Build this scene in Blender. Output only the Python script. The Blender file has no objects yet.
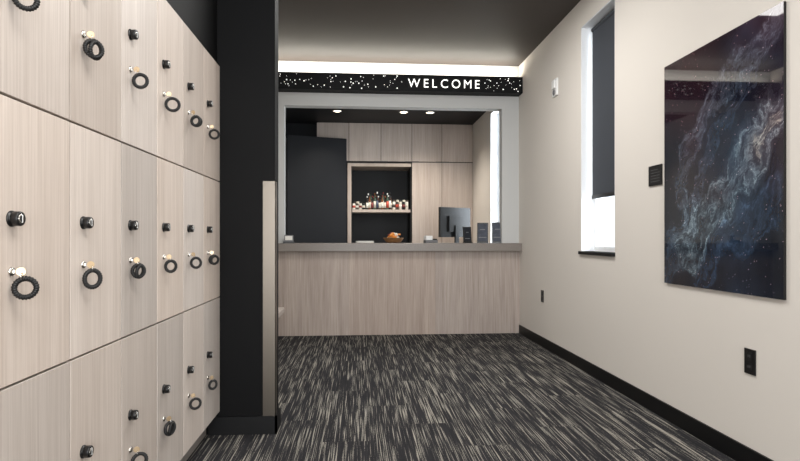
import bpy, math, random
from mathutils import Vector, Matrix, noise
random.seed(7)
sc = bpy.context.scene
sc.view_settings.view_transform = 'Standard'

def lin(c):
    r = []
    for x in c:
        x = x/255.0
        r.append(x/12.92 if x <= 0.04045 else ((x+0.055)/1.055)**2.4)
    return (r[0], r[1], r[2], 1.0)

# ------------------------------------------------------------ materials
def mat(name, col, rough=0.6, metal=0.0, emit=None, estr=0.0, spec=0.5, coat=0.0, bump=0.0, bscale=60, var=0.0):
    m = bpy.data.materials.new(name); m.use_nodes = True
    nt = m.node_tree; b = nt.nodes['Principled BSDF']
    b.inputs['Base Color'].default_value = lin(col)
    b.inputs['Roughness'].default_value = rough
    b.inputs['Metallic'].default_value = metal
    b.inputs['Specular IOR Level'].default_value = spec
    b.inputs['Coat Weight'].default_value = coat
    if emit:
        b.inputs['Emission Color'].default_value = lin(emit)
        b.inputs['Emission Strength'].default_value = estr
    if bump > 0 or var > 0:
        tc = nt.nodes.new('ShaderNodeTexCoord')
        n = nt.nodes.new('ShaderNodeTexNoise'); n.inputs['Scale'].default_value = bscale
        n.inputs['Detail'].default_value = 4
        nt.links.new(tc.outputs['Object'], n.inputs['Vector'])
        if bump > 0:
            bp = nt.nodes.new('ShaderNodeBump'); bp.inputs['Strength'].default_value = bump
            bp.inputs['Distance'].default_value = 0.002
            nt.links.new(n.outputs['Fac'], bp.inputs['Height'])
            nt.links.new(bp.outputs['Normal'], b.inputs['Normal'])
        if var > 0:
            mx = nt.nodes.new('ShaderNodeMix'); mx.data_type = 'RGBA'
            a = lin([x*(1-var) for x in col]); c = lin([min(255, x*(1+var)) for x in col])
            mx.inputs[6].default_value = a; mx.inputs[7].default_value = c
            nt.links.new(n.outputs['Fac'], mx.inputs[0])
            nt.links.new(mx.outputs[2], b.inputs['Base Color'])
    return m

def wood(name, c1, c2, rough=0.5, varamt=0.12, warm=0.0):
    m = bpy.data.materials.new(name); m.use_nodes = True
    nt = m.node_tree; N = nt.nodes; L = nt.links
    b = N['Principled BSDF']; b.inputs['Roughness'].default_value = rough
    b.inputs['Specular IOR Level'].default_value = 0.3
    tc = N.new('ShaderNodeTexCoord'); oi = N.new('ShaderNodeObjectInfo')
    mul = N.new('ShaderNodeMath'); mul.operation = 'MULTIPLY'; mul.inputs[1].default_value = 37.0
    L.new(oi.outputs['Random'], mul.inputs[0])
    add = N.new('ShaderNodeVectorMath'); add.operation = 'ADD'
    L.new(tc.outputs['Object'], add.inputs[0]); L.new(mul.outputs[0], add.inputs[1])
    mp = N.new('ShaderNodeMapping'); mp.inputs['Scale'].default_value = (140, 140, 2.4)
    L.new(add.outputs[0], mp.inputs['Vector'])
    n1 = N.new('ShaderNodeTexNoise'); n1.inputs['Scale'].default_value = 1.0; n1.inputs['Detail'].default_value = 5
    n1.inputs['Roughness'].default_value = 0.65
    L.new(mp.outputs[0], n1.inputs['Vector'])
    mp2 = N.new('ShaderNodeMapping'); mp2.inputs['Scale'].default_value = (12, 12, 0.7)
    L.new(add.outputs[0], mp2.inputs['Vector'])
    n2 = N.new('ShaderNodeTexNoise'); n2.inputs['Scale'].default_value = 1.0; n2.inputs['Detail'].default_value = 2
    L.new(mp2.outputs[0], n2.inputs['Vector'])
    mm = N.new('ShaderNodeMath'); mm.operation = 'ADD'
    m2 = N.new('ShaderNodeMath'); m2.operation = 'MULTIPLY_ADD'; m2.inputs[1].default_value = 0.5; m2.inputs[2].default_value = 0.25
    L.new(n2.outputs['Fac'], m2.inputs[0])
    L.new(n1.outputs['Fac'], mm.inputs[0]); L.new(m2.outputs[0], mm.inputs[1])
    mr = N.new('ShaderNodeMapRange'); mr.inputs['From Min'].default_value = 0.74; mr.inputs['From Max'].default_value = 1.26
    L.new(mm.outputs[0], mr.inputs['Value'])
    mx = N.new('ShaderNodeMix'); mx.data_type = 'RGBA'
    mx.inputs[6].default_value = lin(c1); mx.inputs[7].default_value = lin(c2)
    L.new(mr.outputs[0], mx.inputs[0])
    mr2 = N.new('ShaderNodeMapRange'); mr2.inputs['To Min'].default_value = 1-varamt; mr2.inputs['To Max'].default_value = 1+varamt*0.4
    L.new(oi.outputs['Random'], mr2.inputs['Value'])
    wn = N.new('ShaderNodeTexWhiteNoise'); wn.noise_dimensions = '1D'
    L.new(mul.outputs[0], wn.inputs['W'])
    mr3 = N.new('ShaderNodeMapRange'); mr3.inputs['To Min'].default_value = 0.8; mr3.inputs['To Max'].default_value = 1.0+warm
    L.new(wn.outputs['Value'], mr3.inputs['Value'])
    hs = N.new('ShaderNodeHueSaturation'); L.new(mr2.outputs[0], hs.inputs['Value']); L.new(mr3.outputs[0], hs.inputs['Saturation'])
    L.new(mx.outputs[2], hs.inputs['Color'])
    L.new(hs.outputs[0], b.inputs['Base Color'])
    bp = N.new('ShaderNodeBump'); bp.inputs['Strength'].default_value = 0.15; bp.inputs['Distance'].default_value = 0.001
    L.new(n1.outputs['Fac'], bp.inputs['Height']); L.new(bp.outputs['Normal'], b.inputs['Normal'])
    return m

def carpet_mat():
    m = bpy.data.materials.new('streaked_carpet'); m.use_nodes = True
    nt = m.node_tree; N = nt.nodes; L = nt.links
    b = N['Principled BSDF']; b.inputs['Roughness'].default_value = 0.95; b.inputs['Specular IOR Level'].default_value = 0.1
    tc = N.new('ShaderNodeTexCoord')
    sx = N.new('ShaderNodeSeparateXYZ'); L.new(tc.outputs['Object'], sx.inputs[0])
    def M(op, a, bb=None):
        n = N.new('ShaderNodeMath'); n.operation = op
        for i, v in enumerate((a, bb)):
            if v is None: continue
            if isinstance(v, (int, float)): n.inputs[i].default_value = v
            else: L.new(v, n.inputs[i])
        return n.outputs[0]
    px = M('FLOOR', M('MULTIPLY', sx.outputs[0], 4.0))
    stag = M('MULTIPLY', px, 0.37)
    py = M('FLOOR', M('ADD', M('MULTIPLY', sx.outputs[1], 1.0), stag))
    cid = N.new('ShaderNodeCombineXYZ'); L.new(px, cid.inputs[0]); L.new(py, cid.inputs[1])
    wn = N.new('ShaderNodeTexWhiteNoise'); wn.noise_dimensions = '2D'; L.new(cid.outputs[0], wn.inputs['Vector'])
    off = M('MULTIPLY', wn.outputs['Value'], 60.0)
    def streak(fx, fy, det, rough=0.5):
        c = N.new('ShaderNodeCombineXYZ')
        L.new(M('MULTIPLY', sx.outputs[0], fx), c.inputs[0]); L.new(M('MULTIPLY', sx.outputs[1], fy), c.inputs[1]); L.new(off, c.inputs[2])
        n = N.new('ShaderNodeTexNoise'); n.inputs['Scale'].default_value = 1.0; n.inputs['Detail'].default_value = det
        n.inputs['Roughness'].default_value = rough
        L.new(c.outputs[0], n.inputs['Vector']); return n.outputs['Fac']
    a = streak(190, 2.6, 1, 0.6); c2 = streak(34, 1.5, 1); c3 = streak(260, 110, 1)
    v = M('ADD', M('ADD', a, M('MULTIPLY', c2, 0.35)), M('MULTIPLY', c3, 0.26))
    v = M('ADD', v, M('MULTIPLY', wn.outputs['Value'], 0.03))
    mr = N.new('ShaderNodeMapRange'); mr.inputs['From Min'].default_value = 0.875; mr.inputs['From Max'].default_value = 0.99
    L.new(v, mr.inputs['Value'])
    base = N.new('ShaderNodeMix'); base.data_type = 'RGBA'
    base.inputs[6].default_value = lin((27, 27, 30)); base.inputs[7].default_value = lin((56, 55, 57))
    L.new(streak(60, 2.5, 3), base.inputs[0])
    cr = N.new('ShaderNodeMix'); cr.data_type = 'RGBA'
    cr.inputs[6].default_value = lin((104, 103, 102)); cr.inputs[7].default_value = lin((186, 179, 165))
    L.new(streak(50, 2, 2), cr.inputs[0])
    mx = N.new('ShaderNodeMix'); mx.data_type = 'RGBA'
    L.new(mr.outputs[0], mx.inputs[0]); L.new(base.outputs[2], mx.inputs[6]); L.new(cr.outputs[2], mx.inputs[7])
    L.new(mx.outputs[2], b.inputs['Base Color'])
    return m

M_wall = mat('warm_white_paint', (219, 213, 205), 0.85, bump=0.15, bscale=180, spec=0.2)
M_wall_shaded = mat('shaded_wall_paint', (194, 194, 192), 0.85, bump=0.15, bscale=180, spec=0.2)  # same paint as the right wall, with its shade put into the colour
M_ceil = mat('dark_brown_ceiling', (58, 51, 47), 0.5, var=0.06, bscale=2.0, spec=0.35)
M_black = mat('black_wall_paint', (8, 8, 9), 0.65, bump=0.1, bscale=150, spec=0.15)
M_door = mat('charcoal_door_paint', (22, 24, 28), 0.55, bump=0.05, spec=0.25)
M_base = mat('black_baseboard', (9, 9, 10), 0.5, bump=0.05, spec=0.3)
M_carpet = carpet_mat()
M_lock = wood('locker_light_oak', (212, 201, 192), (184, 171, 161), 0.5, 0.2, 0.12)
M_counter = wood('counter_oak', (188, 172, 160), (144, 127, 116), 0.5, 0.05)
M_cab = wood('cabinet_oak', (200, 186, 174), (170, 153, 141), 0.5, 0.09)
M_top = mat('grey_laminate_top', (122, 114, 107), 0.4, var=0.1, bscale=90)
M_carc = mat('dark_carcass', (26, 22, 20), 0.8, var=0.05)
M_toe = mat('grey_toekick', (140, 134, 128), 0.7, var=0.05)
M_plastic = mat('black_plastic', (12, 12, 13), 0.35, var=0.05)
M_sign = mat('black_sign_face', (8, 8, 10), 0.6, var=0.05, spec=0.2)
M_rubber = mat('black_rubber', (9, 9, 10), 0.5, var=0.05)
M_steel = mat('brushed_steel', (118, 111, 102), 0.35, 1.0, bump=0.2, bscale=200)
M_chrome = mat('chrome', (215, 212, 206), 0.18, 1.0, var=0.02)
M_brass = mat('key_brass', (196, 172, 140), 0.35, 0.7, var=0.04)
M_white = mat('white_plastic', (232, 232, 230), 0.4, var=0.02)
M_frame = mat('white_window_frame', (242, 244, 246), 0.5, var=0.01)
M_shade = mat('charcoal_shade_fabric', (60, 64, 71), 0.85, bump=0.3, bscale=400)
M_niche = mat('black_niche', (17, 18, 20), 0.55, var=0.05, spec=0.3)
M_letter = mat('white_letters', (250, 250, 250), 0.4, emit=(255, 252, 245), estr=1.3)
M_lamp = mat('lamp_lens', (255, 240, 215), 0.4, emit=(255, 236, 205), estr=8)
M_screen = mat('dark_screen', (20, 26, 36), 0.08, var=0.05)
M_grey = mat('grey_plastic', (110, 110, 112), 0.5, var=0.03)
M_wicker = mat('wicker', (120, 84, 48), 0.8, bump=0.8, bscale=120, var=0.2)
M_paper = mat('paper', (225, 222, 215), 0.8, var=0.02)
M_pavement = mat('pavement', (170, 168, 164), 0.9, var=0.06, bscale=3)
cols = [(186, 70, 50), (226, 140, 50), (60, 50, 44), (214, 208, 194), (62, 82, 66), (120, 44, 40), (230, 226, 214), (70, 80, 100)]
M_col = [mat('label_colour_%d' % i, c, 0.4, var=0.08, bscale=40) for i, c in enumerate(cols)]
M_bottle = mat('dark_bottle_glass', (40, 32, 28), 0.1, var=0.05)
M_amber = mat('amber_glass', (120, 74, 46), 0.12, var=0.05)

M_glass = bpy.data.materials.new('window_glass'); M_glass.use_nodes = True
nt = M_glass.node_tree; nt.nodes.remove(nt.nodes['Principled BSDF'])
t_ = nt.nodes.new('ShaderNodeBsdfTransparent'); g_ = nt.nodes.new('ShaderNodeBsdfGlossy'); g_.inputs['Roughness'].default_value = 0.02
x_ = nt.nodes.new('ShaderNodeMixShader'); x_.inputs[0].default_value = 0.06
nt.links.new(t_.outputs[0], x_.inputs[1]); nt.links.new(g_.outputs[0], x_.inputs[2])
nt.links.new(x_.outputs[0], nt.nodes['Material Output'].inputs[0])

# ------------------------------------------------------------ mesh builder
class MB:
    def __init__(s): s.v = []; s.f = []; s.fm = []; s.mats = []; s.sm = []
    def mi(s, m):
        if m not in s.mats: s.mats.append(m)
        return s.mats.index(m)
    def add(s, vs, fs, m, T=None, smooth=False):
        o = len(s.v); k = s.mi(m)
        for p in vs:
            p = Vector(p)
            s.v.append(T @ p if T else p)
        for f in fs:
            s.f.append([i+o for i in f]); s.fm.append(k); s.sm.append(smooth)
    def box(s, x0, x1, y0, y1, z0, z1, m, T=None):
        vs = [(x, y, z) for z in (z0, z1) for y in (y0, y1) for x in (x0, x1)]
        s.add(vs, [(0, 2, 3, 1), (4, 5, 7, 6), (0, 1, 5, 4), (2, 6, 7, 3), (0, 4, 6, 2), (1, 3, 7, 5)], m, T)
    def lathe(s, prof, m, T=None, seg=24, smooth=True):
        vs = []; fs = []
        n = len(prof)
        for r, z in prof:
            for i in range(seg):
                a = 2*math.pi*i/seg; vs.append((r*math.cos(a), r*math.sin(a), z))
        for j in range(n-1):
            for i in range(seg):
                k = (i+1) % seg
                fs.append((j*seg+i, j*seg+k, (j+1)*seg+k, (j+1)*seg+i))
        if prof[0][0] > 1e-6: fs.append(tuple(reversed(range(seg))))
        if prof[-1][0] > 1e-6: fs.append(tuple((n-1)*seg+i for i in range(seg)))
        s.add(vs, fs, m, T, smooth)
    def cyl(s, r, z0, z1, m, T=None, seg=24):
        b = min(r*0.12, abs(z1-z0)*0.25)
        s.lathe([(r-b, z0), (r, z0+b), (r, z1-b), (r-b, z1)], m, T, seg, False)
    def torus(s, R, r, m, T=None, seg=48, sub=10, bumps=0, amp=0.0):
        vs = []; fs = []
        for i in range(seg):
            a = 2*math.pi*i/seg
            rr = r*(1+amp*math.cos(bumps*a)) if bumps else r
            for j in range(sub):
                b = 2*math.pi*j/sub
                vs.append(((R+rr*math.cos(b))*math.cos(a), (R+rr*math.cos(b))*math.sin(a), rr*math.sin(b)))
        for i in range(seg):
            for j in range(sub):
                i2 = (i+1) % seg; j2 = (j+1) % sub
                fs.append((i*sub+j, i2*sub+j, i2*sub+j2, i*sub+j2))
        s.add(vs, fs, m, T, True)
    def build(s, name, parent=None, bevel=0.0, origin=None):
        me = bpy.data.meshes.new(name)
        if origin is None:
            xs = [p.x for p in s.v]; ys = [p.y for p in s.v]; zs = [p.z for p in s.v]
            origin = Vector(((min(xs)+max(xs))/2, (min(ys)+max(ys))/2, min(zs)))
        origin = Vector(origin)
        me.from_pydata([tuple(p-origin) for p in s.v], [], s.f)
        for m in s.mats: me.materials.append(m)
        for p, k, q in zip(me.polygons, s.fm, s.sm):
            p.material_index = k; p.use_smooth = q
        me.update()
        ob = bpy.data.objects.new(name, me); sc.collection.objects.link(ob)
        ob.location = origin
        if parent: ob.parent = parent
        if bevel > 0:
            md = ob.modifiers.new('bevel', 'BEVEL'); md.width = bevel; md.segments = 2; md.limit_method = 'ANGLE'
        return ob

def empty(name):
    e = bpy.data.objects.new(name, None); e.empty_display_size = 0.1
    sc.collection.objects.link(e); return e
def boxobj(name, dims, m, parent=None, bevel=0.0):
    b = MB(); b.box(*dims, m); return b.build(name, parent, bevel)
def T_(loc, rz=0, rx=0, ry=0):
    return Matrix.Translation(loc) @ Matrix.Rotation(rz, 4, 'Z') @ Matrix.Rotation(ry, 4, 'Y') @ Matrix.Rotation(rx, 4, 'X')

XR = 1.87; XL = -1.25; YB = -3.0; YE = 9.6; ZC = 3.10
# ------------------------------------------------------------ shell
boxobj('floor', (XL-0.2, XR+0.2, YB-0.2, YE+0.2, -0.1, 0.0), M_carpet)
b = MB()
b.box(XL-0.2, XR+0.2, YB-0.2, 6.53, ZC, ZC+0.15, M_ceil)
b.box(XL-0.2, XR+0.2, 6.53, YE+0.2, 2.95, ZC+0.15, M_niche)
b.build('ceiling')
W1 = (3.957, 4.581, 0.99, 2.87); W2 = (6.85, 7.80, 0.95, 2.86)
b = MB(); x0, x1 = XR, XR+0.2
b.box(x0, x1, YB, W1[0], 0, ZC, M_wall)
b.box(x0, x1, W1[0], W1[1], 0, W1[2], M_wall); b.box(x0, x1, W1[0], W1[1], W1[3], ZC, M_wall)
b.box(x0, x1, W1[1], W2[0], 0, ZC, M_wall)
b.box(x0, x1, W2[0], W2[1], 0, W2[2], M_wall); b.box(x0, x1, W2[0], W2[1], W2[3], ZC, M_wall)
b.box(x0, x1, W2[1], YE, 0, ZC, M_wall)
b.build('wall_right')
boxobj('wall_left', (XL-0.2, XL, YB, YE, 0, ZC), M_wall)
boxobj('wall_back', (XL, XR, YE, YE+0.2, 0, ZC), M_wall)
b = MB()
b.box(XL, XR, 6.40, 6.529, 2.60, ZC, M_wall_shaded)
b.box(XL, -0.83, 6.40, 6.529, 1.041, 2.60, M_wall_shaded)
b.box(1.668, XR, 6.40, 6.529, 1.041, 2.60, M_wall_shaded)
b.build('wall_reception')
boxobj('wall_partition', (XL, -0.466, 3.202, 3.335, 0, ZC), M_black)
boxobj('wall_above_lockers', (XL+0.002, -0.785, YB, 3.20, 2.075, ZC-0.001), M_black)
b = MB()
for xx in (XL, -0.25, 0.78, XR-0.06): b.box(xx, xx+0.06, YB-0.06, YB, 0, ZC, M_frame)
for zz in (0, 2.2, ZC-0.06): b.box(XL, XR, YB-0.055, YB-0.005, zz, zz+0.06, M_frame)
b.build('window_3')
boxobj('baseboard_right', (XR-0.013, XR, YB, 6.359, 0, 0.097), M_base, bevel=0.002)
b = MB(); b.box(-0.83, -0.453, 3.188, 3.2015, 0, 0.1, M_base); b.box(-0.4655, -0.453, 3.188, 3.348, 0, 0.1, M_base)
b.build('baseboard_partition')
b = MB(); b.box(-0.533, -0.4625, 3.1985, 3.2015, 0.1, 1.42, M_steel); b.box(-0.4655, -0.4625, 3.1985, 3.26, 0.1, 1.42, M_steel)
b.build('corner_guard')
boxobj('ground_outside', (-15, 20, -20, 25, -0.35, -0.25), M_pavement)

def window(idx, W):
    y0, y1, z0, z1 = W
    b = MB(); xf = XR+0.11; t = 0.04
    b.box(xf, xf+0.06, y0+0.001, y0+t, z0, z1, M_frame); b.box(xf, xf+0.06, y1-t, y1-0.001, z0, z1, M_frame)
    b.box(xf, xf+0.06, y0+t, y1-t, z0, z0+t, M_frame); b.box(xf, xf+0.06, y0+t, y1-t, z1-t, z1-0.001, M_frame)
    b.box(xf+0.028, xf+0.034, y0+t, y1-t, z0+t, z1-t, M_glass)
    b.box(XR+0.002, xf, y1-0.008, y1-0.001, z0+0.001, z1-0.001, M_frame); b.box(XR+0.002, xf, y0+0.001, y0+0.008, z0+0.001, z1-0.001, M_frame)
    b.box(XR+0.002, xf, y0+0.008, y1-0.008, z1-0.008, z1-0.001, M_frame)
    return b.build('window_%d' % idx)
window(1, W1); window(2, W2)
boxobj('trim_1', (XR-0.02, XR+0.108, W1[0]-0.005, W1[1]+0.012, W1[2]-0.026, W1[2]), M_base, bevel=0.002)
b = MB()
b.box(XR+0.085, XR+0.087, W1[0]+0.02, W1[1]-0.035, 1.455, 2.82, M_shade)
b.box(XR+0.079, XR+0.093, W1[0]+0.02, W1[1]-0.035, 1.425, 1.456, M_plastic)
b.lathe([(0.018, 0), (0.018, W1[1]-W1[0]-0.055)], M_shade, T_((XR+0.09, W1[1]-0.035, 2.835), rx=math.pi/2))
b.build('roller_shade')

# ------------------------------------------------------------ lockers
lk = empty('locker_bank')
pitch = 0.327; rows = [(0.13, 0.77), (0.772, 1.413), (1.415, 2.06)]
ncol = 10; FX = -0.77
def knob(mb, y, z):
    T = Matrix.Translation((FX, y, z)) @ Matrix.Rotation(math.pi/2, 4, 'Y')
    mb.lathe([(0.018, 0), (0.018, 0.003), (0.0135, 0.004), (0.0135, 0.006), (0.0165, 0.008), (0.0165, 0.020), (0.0155, 0.0225), (0.0115, 0.0225)], M_plastic, T, 28)
    mb.lathe([(0.0113, 0.0223), (0.0113, 0.0234), (0.0075, 0.0234)], M_chrome, T, 24)
    mb.lathe([(0.0075, 0.0225), (0.0075, 0.0242), (0.004, 0.0246)], M_plastic, T, 20)
    mb.box(-0.009, 0.009, -0.0011, 0.0011, 0.0242, 0.0252, M_white, T)
b = MB(); b.box(XL+0.002, FX-0.02, 3.2-ncol*pitch, 3.199, 0.13, 2.062, M_carc); b.build('carcass', lk)
b = MB(); b.box(XL+0.002, FX-0.075, 3.2-ncol*pitch, 3.199, 0.0, 0.13, M_toe); b.build('toe_kick', lk)
angs = [0.9, 0.15, 0.7, -0.2, 1.1, 0.25, 0.6, 0.0, 0.8]
for c in range(ncol):
    y1 = 3.2-c*pitch; y0 = y1-pitch
    for r, (z0, z1) in enumerate(rows):
        g = 0.002; gy = 0.0035
        boxobj('door_panel', (FX-0.02, FX, y0+gy, y1-gy, z0+g, z1-g), M_lock, lk, bevel=0.001)
        ky = y0+0.070; kz = z1-0.270
        mb = MB(); knob(mb, ky, kz)
        mb.build('dial_lock', lk)
        hz = kz-0.118
        Tc = Matrix.Translation((FX, ky, hz)) @ Matrix.Rotation(math.pi/2, 4, 'Y')
        mb = MB(); mb.lathe([(0.0105, 0), (0.0105, 0.002), (0.008, 0.005), (0.004, 0.005)], M_chrome, Tc, 20); mb.build('key_cylinder', lk)
        if y0 < 0.5: continue
        ph = angs[(c*2+r*5) % len(angs)] + random.uniform(-0.15, 0.15)
        R = 0.0225 + random.uniform(-0.002, 0.002)
        mb = MB()
        mb.box(0.0055, 0.014, -0.001, 0.001, -0.004, 0.004, M_chrome, Matrix.Translation((FX, ky, hz)))
        Tk = T_((FX+0.021, ky, hz), rz=ph*0.6, rx=math.pi/2)
        mb.cyl(0.0100, -0.0011, 0.0011, M_brass, Tk, 20)
        mb.torus(0.0085, 0.0011, M_chrome, T_((FX+0.024, ky, hz-0.011), rz=ph+1.2, rx=math.pi/2), 20, 6)
        cx = FX+0.014+R*abs(math.cos(ph))*0.85
        Tr = T_((cx, ky+0.004, hz-0.016-R), rz=ph, rx=math.pi/2)
        mb.torus(R, 0.0060, M_rubber, Tr, 150, 10, 25, 0.13)
        if (c*2+r) % 3 == 1:
            Tr = T_((cx+0.003, ky+0.010, hz-0.018-R), rz=ph+0.55, rx=math.pi/2+0.15)
            mb.torus(R*0.96, 0.0058, M_rubber, Tr, 150, 10, 25, 0.13)
        mb.build('key_wristband')

# ------------------------------------------------------------ sign
sg = empty('welcome_sign')
boxobj('sign_box', (XL+0.001, XR-0.002, 6.24, 6.399, 2.745, 2.93), M_sign, sg, bevel=0.003)
lx = 0.56
objs = []
for ch in 'WELCOME':
    cu = bpy.data.curves.new('letter_'+ch.lower(), 'FONT'); cu.body = ch; cu.size = 0.138; cu.extrude = 0.004; cu.offset = -0.0008
    tx = bpy.data.objects.new('letter_'+ch.lower(), cu); sc.collection.objects.link(tx); cu.materials.append(M_letter)
    objs.append(tx)
bpy.context.view_layer.update()
sx_ = 0.95
tot = sum(o.dimensions.x*sx_ for o in objs); gap = (0.81-tot)/6
if gap < 0.018:
    sx_ *= (0.81-6*0.018)/tot; gap = 0.018
for tx in objs:
    w = tx.dimensions.x; xmin = min(c[0] for c in tx.bound_box)
    tx.rotation_euler = (math.pi/2, 0, 0); tx.scale = (sx_, 1, 1)
    tx.location = (lx-xmin*sx_, 6.236, 2.787); tx.parent = sg
    lx += w*sx_+gap
b = MB()
pts = []
def addstar(x, z, r):
    if any((x-a)**2+(z-c)**2 < 0.016**2 for a, c in pts): return
    pts.append((x, z))
    b.lathe([(r, 0), (r*0.6, 0.002)], M_letter, Matrix.Translation((x, 6.240, z)) @ Matrix.Rotation(math.pi/2, 4, 'X'), 8)
for i in range(125):
    x = random.uniform(-1.15, 0.50) if random.random() < 0.8 else random.uniform(1.42, 1.84)
    addstar(x, random.uniform(2.762, 2.913), random.choice([0.003, 0.0035, 0.0045, 0.006, 0.0075]))
b.build('star_dots', sg)
b = MB(); b.box(-1.2, 1.82, 6.29, 6.31, 2.930, 2.938, M_lamp); b.build('led_strip', sg)

# ------------------------------------------------------------ counter
ct = empty('reception_counter')
xs = [XL+0.001, -0.10, 0.885, XR-0.001]
for i in range(3):
    boxobj('front_panel', (xs[i]+(0.0008 if i else 0), xs[i+1], 6.36, 6.385, 0.0, 0.949), M_counter, ct)
boxobj('counter_body', (XL+0.001, XR-0.001, 6.386, 6.60, 0.0, 0.949), M_carc, ct)
boxobj('counter_top', (XL+0.001, XR-0.001, 6.27, 6.80, 0.95, 1.04), M_top, ct, bevel=0.004)
dk = empty('work_desk')
boxobj('work_surface', (-0.4, XR-0.001, 6.81, 7.45, 0.72, 0.76), M_top, dk, bevel=0.003)
boxobj('work_pedestal', (-0.4, 0.0, 6.82, 7.40, 0.0, 0.72), M_cab, dk)
boxobj('end_panel', (1.2, 1.6, 6.82, 7.40, 0.0, 0.72), M_cab, dk)

bn = empty('waiting_bench')
boxobj('bench_seat', (XL+0.001, -0.685, 4.35, 5.3, 0.40, 0.455), M_cab, bn, bevel=0.01)
boxobj('bench_base', (XL+0.001, -0.74, 4.40, 5.25, 0.0, 0.40), M_cab, bn)

# ------------------------------------------------------------ back cabinetry
cb = empty('built_in_cabinet')
YC = 9.0
boxobj('cabinet_carcass_upper', (-0.655, XR-0.001, YC+0.02, YE-0.001, 2.30, 2.948), M_carc, cb)
boxobj('cabinet_carcass_tall', (0.86, XR-0.001, YC+0.02, YE-0.001, 0.0, 2.30), M_carc, cb)
ed = [-0.655, -0.143, 0.370, 0.870, 1.359, XR-0.001]
for i in range(5):
    boxobj('upper_door', (ed[i]+0.004, ed[i+1]-0.004, YC, YC+0.02, 2.335, 2.942), M_cab, cb)
for i in (3, 4):
    boxobj('tall_door', (ed[i]+0.004, ed[i+1]-0.004, YC, YC+0.02, 0.08, 2.320), M_cab, cb)
b = MB()
for xx in (0.37, 0.87, 1.359):
    b.box(xx-0.11, xx+0.11, YC-0.015, YC, 2.320, 2.334, M_plastic)
b.build('edge_pulls', cb)
b = MB()
b.box(-0.165, -0.105, YC, YE-0.001, 0, 2.30, M_cab)
b.box(-0.104, 0.858, YC, YC+0.55, 2.25, 2.30, M_cab)
b.build('niche_frame', cb)
boxobj('niche_back', (-0.104, 0.858, YC+0.56, YC+0.58, 0.95, 2.25), M_niche, cb)
b = MB(); b.box(-0.104, -0.094, YC+0.03, YC+0.55, 0.96, 2.25, M_niche); b.box(0.848, 0.858, YC+0.03, YC+0.55, 0.96, 2.25, M_niche); b.build('niche_lining', cb)
boxobj('niche_shelf', (-0.093, 0.847, YC+0.03, YC+0.55, 1.515, 1.56), M_cab, cb)
boxobj('base_cabinet', (-0.104, 0.858, YC, YE-0.05, 0.0, 0.90), M_cab, cb)
boxobj('base_top', (-0.104, 0.858, YC-0.01, YC+0.55, 0.901, 0.93), M_top, cb)
b = MB()
b.box(XL, -0.17, YC+0.12, YC+0.30, 2.74, 2.948, M_door)
b.box(XL, -1.17, YC+0.12, YC+0.30, 0, 2.74, M_door)
b.box(-1.17, -0.17, YC+0.5, YC+0.58, 0, 2.948, M_door)  # darkness of the hall behind the door, put in as a dark sheet
b.build('wall_doorway')
dr = empty('door_1')
Td = T_((-0.185, YC-0.03, 0), rz=math.radians(197))
b = MB(); b.box(0, 0.94, -0.022, 0.022, 0.01, 2.68, M_door, Td); b.build('door_leaf', dr, 0.003)
b = MB()
b.cyl(0.026, 0.022, 0.03, M_steel, Td @ T_((0.87, 0, 1.0), rx=-math.pi/2))
b.box(0.76, 0.885, 0.05, 0.064, 0.99, 1.01, M_steel, Td)
b.box(0.86, 0.88, 0.02, 0.06, 0.99, 1.01, M_steel, Td)
b.build('door_handle', dr)

zs = 1.5605
b = MB()
for row in range(2):
    x = 0.15 + row*0.02
    for i in range(10):
        h = [0.21, 0.26, 0.23, 0.28, 0.22][(i*2+row) % 5]; r = 0.0185
        m = [M_bottle, M_amber, M_bottle, M_col[4], M_bottle][(i+row*2) % 5]
        T = Matrix.Translation((x, YC+0.09+0.08*row, zs))
        b.lathe([(r*0.9, 0), (r, 0.006), (r, h*0.62), (r*0.45, h*0.78), (r*0.4, h*0.95), (r*0.45, h*0.95), (r*0.45, h)], m, T, 16)
        b.lathe([(r*1.03, h*0.12), (r*1.03, h*0.52)], M_col[[6, 3, 5, 3, 7, 3, 6, 3, 0][i % 9]], T, 16)
        b.cyl(r*0.5, h*0.92, h*1.03, [M_white, M_plastic, M_col[5], M_amber][i % 4], T, 12)
        x += 0.041
b.build('drink_bottles')
b = MB()
for row in range(2):
    for i, x in enumerate([-0.065, -0.012, 0.041, 0.094, 0.585, 0.638, 0.691, 0.744, 0.797]):
        if row and i == 3: continue
        T = Matrix.Translation((x+0.012*row, YC+0.10+0.08*row, zs)); h = (0.10 if i < 4 else 0.13)+0.035*row
        b.lathe([(0.020, 0), (0.024, 0.006), (0.024, h-0.008), (0.020, h)], [M_col[6], M_col[2], M_col[3], M_plastic][(i+row) % 4], T, 16)
        b.lathe([(0.0245, h*0.3), (0.0245, h*0.65)], M_col[[0, 6, 5, 3, 2][(i+row) % 5]], T, 16)
b.build('snack_cans')
def downlight(x, y, z, power, r=0.05):
    mb = MB(); T = Matrix.Translation((x, y, z))
    mb.lathe([(r+0.018, 0), (r+0.016, -0.006), (r, -0.006), (r-0.004, 0.0)], M_white, T, 24)
    mb.lathe([(r-0.002, -0.004), (0.001, -0.004)], M_lamp, T, 24)
    e = mb.build('recessed_downlight', origin=(x, y, z))
    l = bpy.data.lights.new('downlight_lamp', 'SPOT'); l.energy = power; l.spot_size = 2.2; l.spot_blend = 0.8; l.shadow_soft_size = 0.06
    l.color = (1.0, 0.91, 0.80)
    o = bpy.data.objects.new('bulb', l); sc.collection.objects.link(o); o.parent = e; o.location = (0, 0, -0.03)
for x in (-0.30, 0.67, 1.06): downlight(x, 8.2, 2.95, 64)

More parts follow.
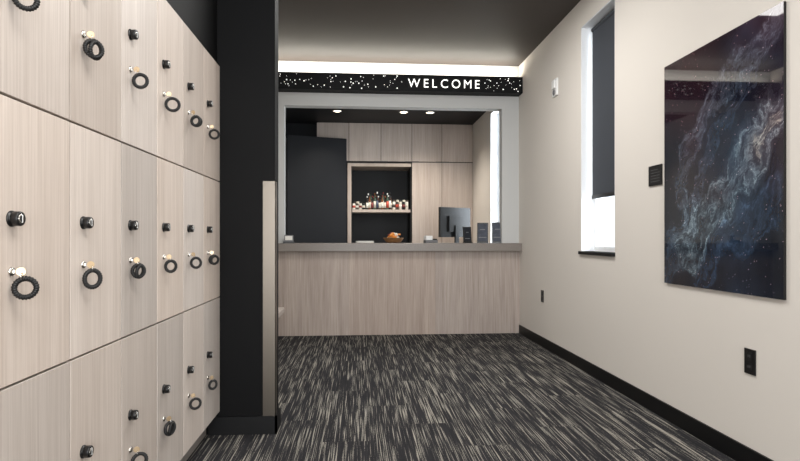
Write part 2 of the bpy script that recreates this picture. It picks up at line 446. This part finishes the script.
# ------------------------------------------------------------ counter-top things
def TT(x, y, z, rz, rx=0): return T_((x, y, z), rz=rz, rx=rx)
b = MB(); T = TT(1.24, 7.12, 0.7605, math.radians(30))
b.box(-0.25, 0.25, -0.018, 0.018, 0.35, 0.73, M_plastic, T)
b.box(-0.242, 0.242, 0.018, 0.020, 0.36, 0.722, M_screen, T)
b.box(-0.12, 0.12, -0.04, -0.018, 0.42, 0.62, M_plastic, T)
b.box(-0.03, 0.03, -0.055, -0.03, 0.012, 0.50, M_plastic, T)
b.box(-0.12, 0.12, -0.12, 0.09, 0.0, 0.014, M_plastic, T)
b.build('computer_monitor', bevel=0.004)
def stand(x, y, rz, w, h, face, nm):
    b = MB(); T = TT(x, y, 1.0415, rz)
    b.box(-w/2, w/2, -0.035, 0.035, 0, 0.008, M_plastic, T)
    T2 = T @ Matrix.Rotation(-0.16, 4, 'X')
    b.box(-w/2, w/2, -0.008, 0.006, 0.006, h, M_plastic, T2)
    b.box(-w/2+0.014, w/2-0.014, -0.0095, -0.007, 0.020, h-0.014, face, T2)
    b.box(-w/2+0.035, w/2-0.035, -0.0100, -0.009, h*0.64, h*0.68, M_grey, T2)
    b.box(-w/2+0.02, w/2-0.02, -0.0100, -0.009, h*0.25, h*0.29, M_grey, T2)
    b.build(nm, bevel=0.0015)
M_card1 = mat('photo_card', (50, 54, 64), 0.4, var=0.6, bscale=22, spec=0.2)
M_card2 = mat('dark_card', (30, 33, 40), 0.4, var=0.4, bscale=30, spec=0.2)
stand(1.285, 6.50, 0.15, 0.10, 0.19, M_card2, 'payment_terminal')
stand(1.455, 6.46, -0.25, 0.13, 0.24, M_card1, 'countertop_sign_stand')
stand(1.635, 6.46, -0.2, 0.135, 0.245, M_card1, 'countertop_sign_stand')
b = MB(); T = TT(0.86, 6.60, 1.0415, 0.2)
b.box(-0.075, 0.075, -0.05, 0.05, 0, 0.035, M_grey, T); b.box(-0.07, 0.01, -0.045, 0.045, 0.035, 0.085, M_white, T)
b.box(0.02, 0.07, -0.04, 0.04, 0.035, 0.05, M_plastic, T)
b.build('card_reader', bevel=0.004)  # small card reader with grey base and white body
b = MB()
for i in range(6):
    b.box(-0.10, 0.10, -0.07, 0.07, i*0.004, i*0.004+0.0035, M_paper, TT(0.08, 6.58, 1.0415, random.uniform(-0.12, 0.12)))
b.build('leaflet_stack')
b = MB(); T = TT(-0.77, 6.335, 1.0415, 0.1)
b.box(-0.06, 0.06, -0.035, 0.035, 0, 0.02, M_plastic, T); b.box(-0.05, 0.05, -0.03, 0.03, 0.02, 0.09, M_grey, T); b.box(-0.04, 0.04, -0.031, -0.0295, 0.035, 0.08, M_paper, T)
b.build('card_holder_box', bevel=0.003)
b = MB(); T = Matrix.Translation((0.42, 6.62, 1.0415))
b.lathe([(0.07, 0), (0.085, 0.01), (0.12, 0.055), (0.125, 0.06), (0.118, 0.06), (0.08, 0.014), (0.001, 0.012)], M_wicker, T, 32)
for i in range(6): b.torus(0.085+i*0.0065, 0.0045, M_wicker, T @ Matrix.Translation((0, 0, 0.012+i*0.009)), 40, 6, 20, 0.3)
for i in range(24):
    a = random.uniform(0, 6.28); r = random.uniform(0, 0.08)
    TTT = T @ T_((r*math.cos(a), r*math.sin(a), 0.06+random.uniform(0, 0.045)), rz=random.uniform(0, 3), rx=random.uniform(-0.8, 0.8), ry=random.uniform(-0.6, 0.6))
    b.box(-0.028, 0.028, -0.018, 0.018, -0.008, 0.008, M_col[[3, 1, 6, 6, 5, 3, 1][i % 7]], TTT)
b.build('snack_basket')

# ------------------------------------------------------------ right wall items
ar = empty('nebula_wall_art')
AY0, AY1, AZ0, AZ1 = 2.315, 3.27, 0.829, 2.135
boxobj('art_panel', (XR-0.014, XR-0.002, AY0, AY1, AZ0, AZ1), M_plastic, ar)
nx, nz = 300, 400
def segd(p, a, bb):
    ax, ay = a; bx, by = bb; dx, dy = bx-ax, by-ay
    t = max(0, min(1, ((p[0]-ax)*dx+(p[1]-ay)*dy)/(dx*dx+dy*dy)))
    return math.hypot(p[0]-ax-t*dx, p[1]-ay-t*dy)
arcs = [([(0.20, 0.34), (0.20, 0.48), (0.27, 0.62), (0.42, 0.74), (0.64, 0.83), (0.93, 0.93)], 0.055, (66, 76, 80), 0.9),
        ([(0.25, 0.16), (0.40, 0.27), (0.55, 0.36), (0.70, 0.45), (0.84, 0.53), (0.92, 0.60)], 0.085, (90, 100, 98), 1.1),
        ([(0.84, 0.53), (0.94, 0.61)], 0.03, (120, 108, 84), 0.8),
        ([(0.36, 0.36), (0.38, 0.50), (0.50, 0.62), (0.66, 0.72), (0.80, 0.78)], 0.04, (54, 64, 72), 0.7),
        ([(0.36, 0.04), (0.48, 0.14), (0.60, 0.20), (0.78, 0.26), (0.95, 0.34)], 0.07, (38, 50, 62), 0.9),
        ([(0.06, 0.04), (0.13, 0.18), (0.30, 0.32)], 0.06, (62, 70, 74), 0.9)]
verts = []; colr = []
for j in range(nz):
    t = j/(nz-1)
    for i in range(nx):
        s = i/(nx-1)
        verts.append((XR-0.0146, AY1-s*(AY1-AY0), AZ0+t*(AZ1-AZ0)))
        P = Vector((s*3, t*4, 0))
        w = noise.fractal(P*1.5, 0.9, 2.0, 6)
        w2 = noise.fractal(P*1.5+Vector((7, 3, 1)), 0.9, 2.0, 6)
        q = (s+0.065*w, t+0.065*w2)
        n1 = noise.fractal(P*0.8+Vector((3, 9, 2)), 1.0, 2.0, 4)
        red = max(0, min(1, 0.2+1.3*(t-0.5)+0.5*n1))
        r = 13+34*red; g = 19+8*red; bl = 30+4*red
        glow = max(0, noise.fractal(P*0.7+Vector((1, 2, 5)), 1.0, 2.0, 4)+0.15)*24
        r += glow*0.7; g += glow; bl += glow*1.3
        u = q[0]*0.72+q[1]*0.69; v = -q[0]*0.69+q[1]*0.72
        rid = 1-abs(noise.fractal(Vector((u*6, v*14, 4)), 0.7, 2.1, 7))*2.6
        rid = max(0, rid)**3
        rid2 = 1-abs(noise.fractal(Vector((u*14, v*30, 14)), 0.6, 2.1, 6))*2.4
        rid2 = max(0, rid2)**3
        fil = max(0, noise.fractal(Vector((u*12, v*26, 8)), 0.6, 2.1, 6)+0.2)
        for pp, wd, cc, st in arcs:
            d = min(segd(q, pp[k], pp[k+1]) for k in range(len(pp)-1))
            edge = math.exp(-((d-wd*0.9)/(wd*0.22))**2)*0.9
            k = st*(math.exp(-(d/wd)**2)*(0.22+0.5*rid+0.35*rid2+0.5*fil) + edge*(0.18+0.6*rid2+0.4*rid))
            k = min(k, 1.35)
            r += cc[0]*k*0.85; g += cc[1]*k*0.85; bl += cc[2]*k*0.85
        rr = random.random()
        if rr > 0.9975:
            vv = random.uniform(60, 190); r += vv; g += vv*0.8; bl += vv*0.8
        colr.append(lin((min(r, 235), min(g, 235), min(bl, 235))))
fc = [(j*nx+i, j*nx+i+1, (j+1)*nx+i+1, (j+1)*nx+i) for j in range(nz-1) for i in range(nx-1)]
me = bpy.data.meshes.new('nebula_print'); me.from_pydata(verts, [], fc)
ca = me.color_attributes.new('print', 'FLOAT_COLOR', 'POINT')
ca.data.foreach_set('color', [c for cc in colr for c in cc])
mt = bpy.data.materials.new('glossy_nebula_print'); mt.use_nodes = True
nt = mt.node_tree; at = nt.nodes.new('ShaderNodeAttribute'); at.attribute_name = 'print'
bb = nt.nodes['Principled BSDF']; nt.links.new(at.outputs['Color'], bb.inputs['Base Color'])
bb.inputs['Roughness'].default_value = 0.03; bb.inputs['Specular IOR Level'].default_value = 0.45
me.materials.append(mt)
o = bpy.data.objects.new('nebula_print', me); sc.collection.objects.link(o); o.parent = ar

b = MB(); b.box(XR-0.008, XR-0.001, 3.315, 3.468, 1.43, 1.557, M_plastic)
for i in range(5): b.box(XR-0.0088, XR-0.0078, 3.335+(0.02 if i == 4 else 0), 3.44, 1.455+i*0.018, 1.4575+i*0.018, M_grey)
b.build('art_caption_plaque')
def outlet(y, z):
    b = MB(); x = XR
    b.box(x-0.006, x-0.0005, y-0.037, y+0.037, z-0.06, z+0.06, M_plastic)
    for dz in (-0.025, 0.025):
        b.box(x-0.009, x-0.006, y-0.017, y+0.017, z+dz-0.018, z+dz+0.018, M_rubber)
        for dy in (-0.006, 0.006): b.box(x-0.0094, x-0.009, y+dy-0.001, y+dy+0.001, z+dz-0.004, z+dz+0.008, M_grey)
    b.build('wall_outlet', bevel=0.0015)
outlet(2.54, 0.51); outlet(5.56, 0.51)
b = MB()
b.box(XR-0.02, XR-0.0005, 5.11, 5.23, 2.44, 2.60, M_white); b.box(XR-0.035, XR-0.02, 5.135, 5.205, 2.51, 2.585, M_white)
b.lathe([(0.028, 0), (0.026, 0.008), (0.01, 0.01)], M_grey, Matrix.Translation((XR-0.02, 5.17, 2.475)) @ Matrix.Rotation(-math.pi/2, 4, 'Y'), 16)
b.build('fire_alarm_strobe', bevel=0.004)

# ------------------------------------------------------------ lights
def area(name, loc, rot, sx, sy, e, col=(1, 1, 1)):
    l = bpy.data.lights.new(name, 'AREA'); l.shape = 'RECTANGLE'; l.size = sx; l.size_y = sy; l.energy = e; l.color = col
    o = bpy.data.objects.new(name, l); sc.collection.objects.link(o); o.location = loc; o.rotation_euler = rot; return o
area('storefront_daylight', (0.3, YB-0.3, 1.7), (math.radians(90), 0, 0), 3.0, 2.6, 285, (0.96, 0.98, 1.0))
area('ceiling_panel_lamp', (0.45, 0.6, 3.06), (0, 0, 0), 1.2, 2.4, 80, (1.0, 0.98, 0.95))
area('ceiling_panel_lamp', (0.5, 4.0, 3.07), (0, 0, 0), 1.0, 1.4, 55, (1.0, 0.98, 0.95))
area('cove_led', (0.3, 6.32, 2.945), (math.radians(180), 0, 0), 3.0, 0.05, 17, (1.0, 0.95, 0.85))
area('window_daylight', (XR+0.5, 7.3, 2.0), (math.radians(90), 0, math.radians(90)), 1.2, 2.0, 80, (0.85, 0.93, 1.0))
area('window_daylight', (XR+0.6, 4.3, 1.9), (math.radians(90), 0, math.radians(90)), 1.0, 2.0, 60, (0.85, 0.93, 1.0))

wd = bpy.data.worlds.new('sky'); sc.world = wd; wd.use_nodes = True
bg = wd.node_tree.nodes['Background']; bg.inputs[0].default_value = (0.86, 0.93, 1.0, 1); bg.inputs[1].default_value = 1.6

# ------------------------------------------------------------ camera
cd = bpy.data.cameras.new('camera'); cd.sensor_width = 36; cd.lens = 560/800*36; cd.shift_y = 7.5/800; cd.clip_start = 0.02
co = bpy.data.objects.new('camera', cd); sc.collection.objects.link(co)
co.location = (0, 0, 1.1); co.rotation_euler = (math.radians(90), 0, math.radians(-4.3))
sc.camera = co
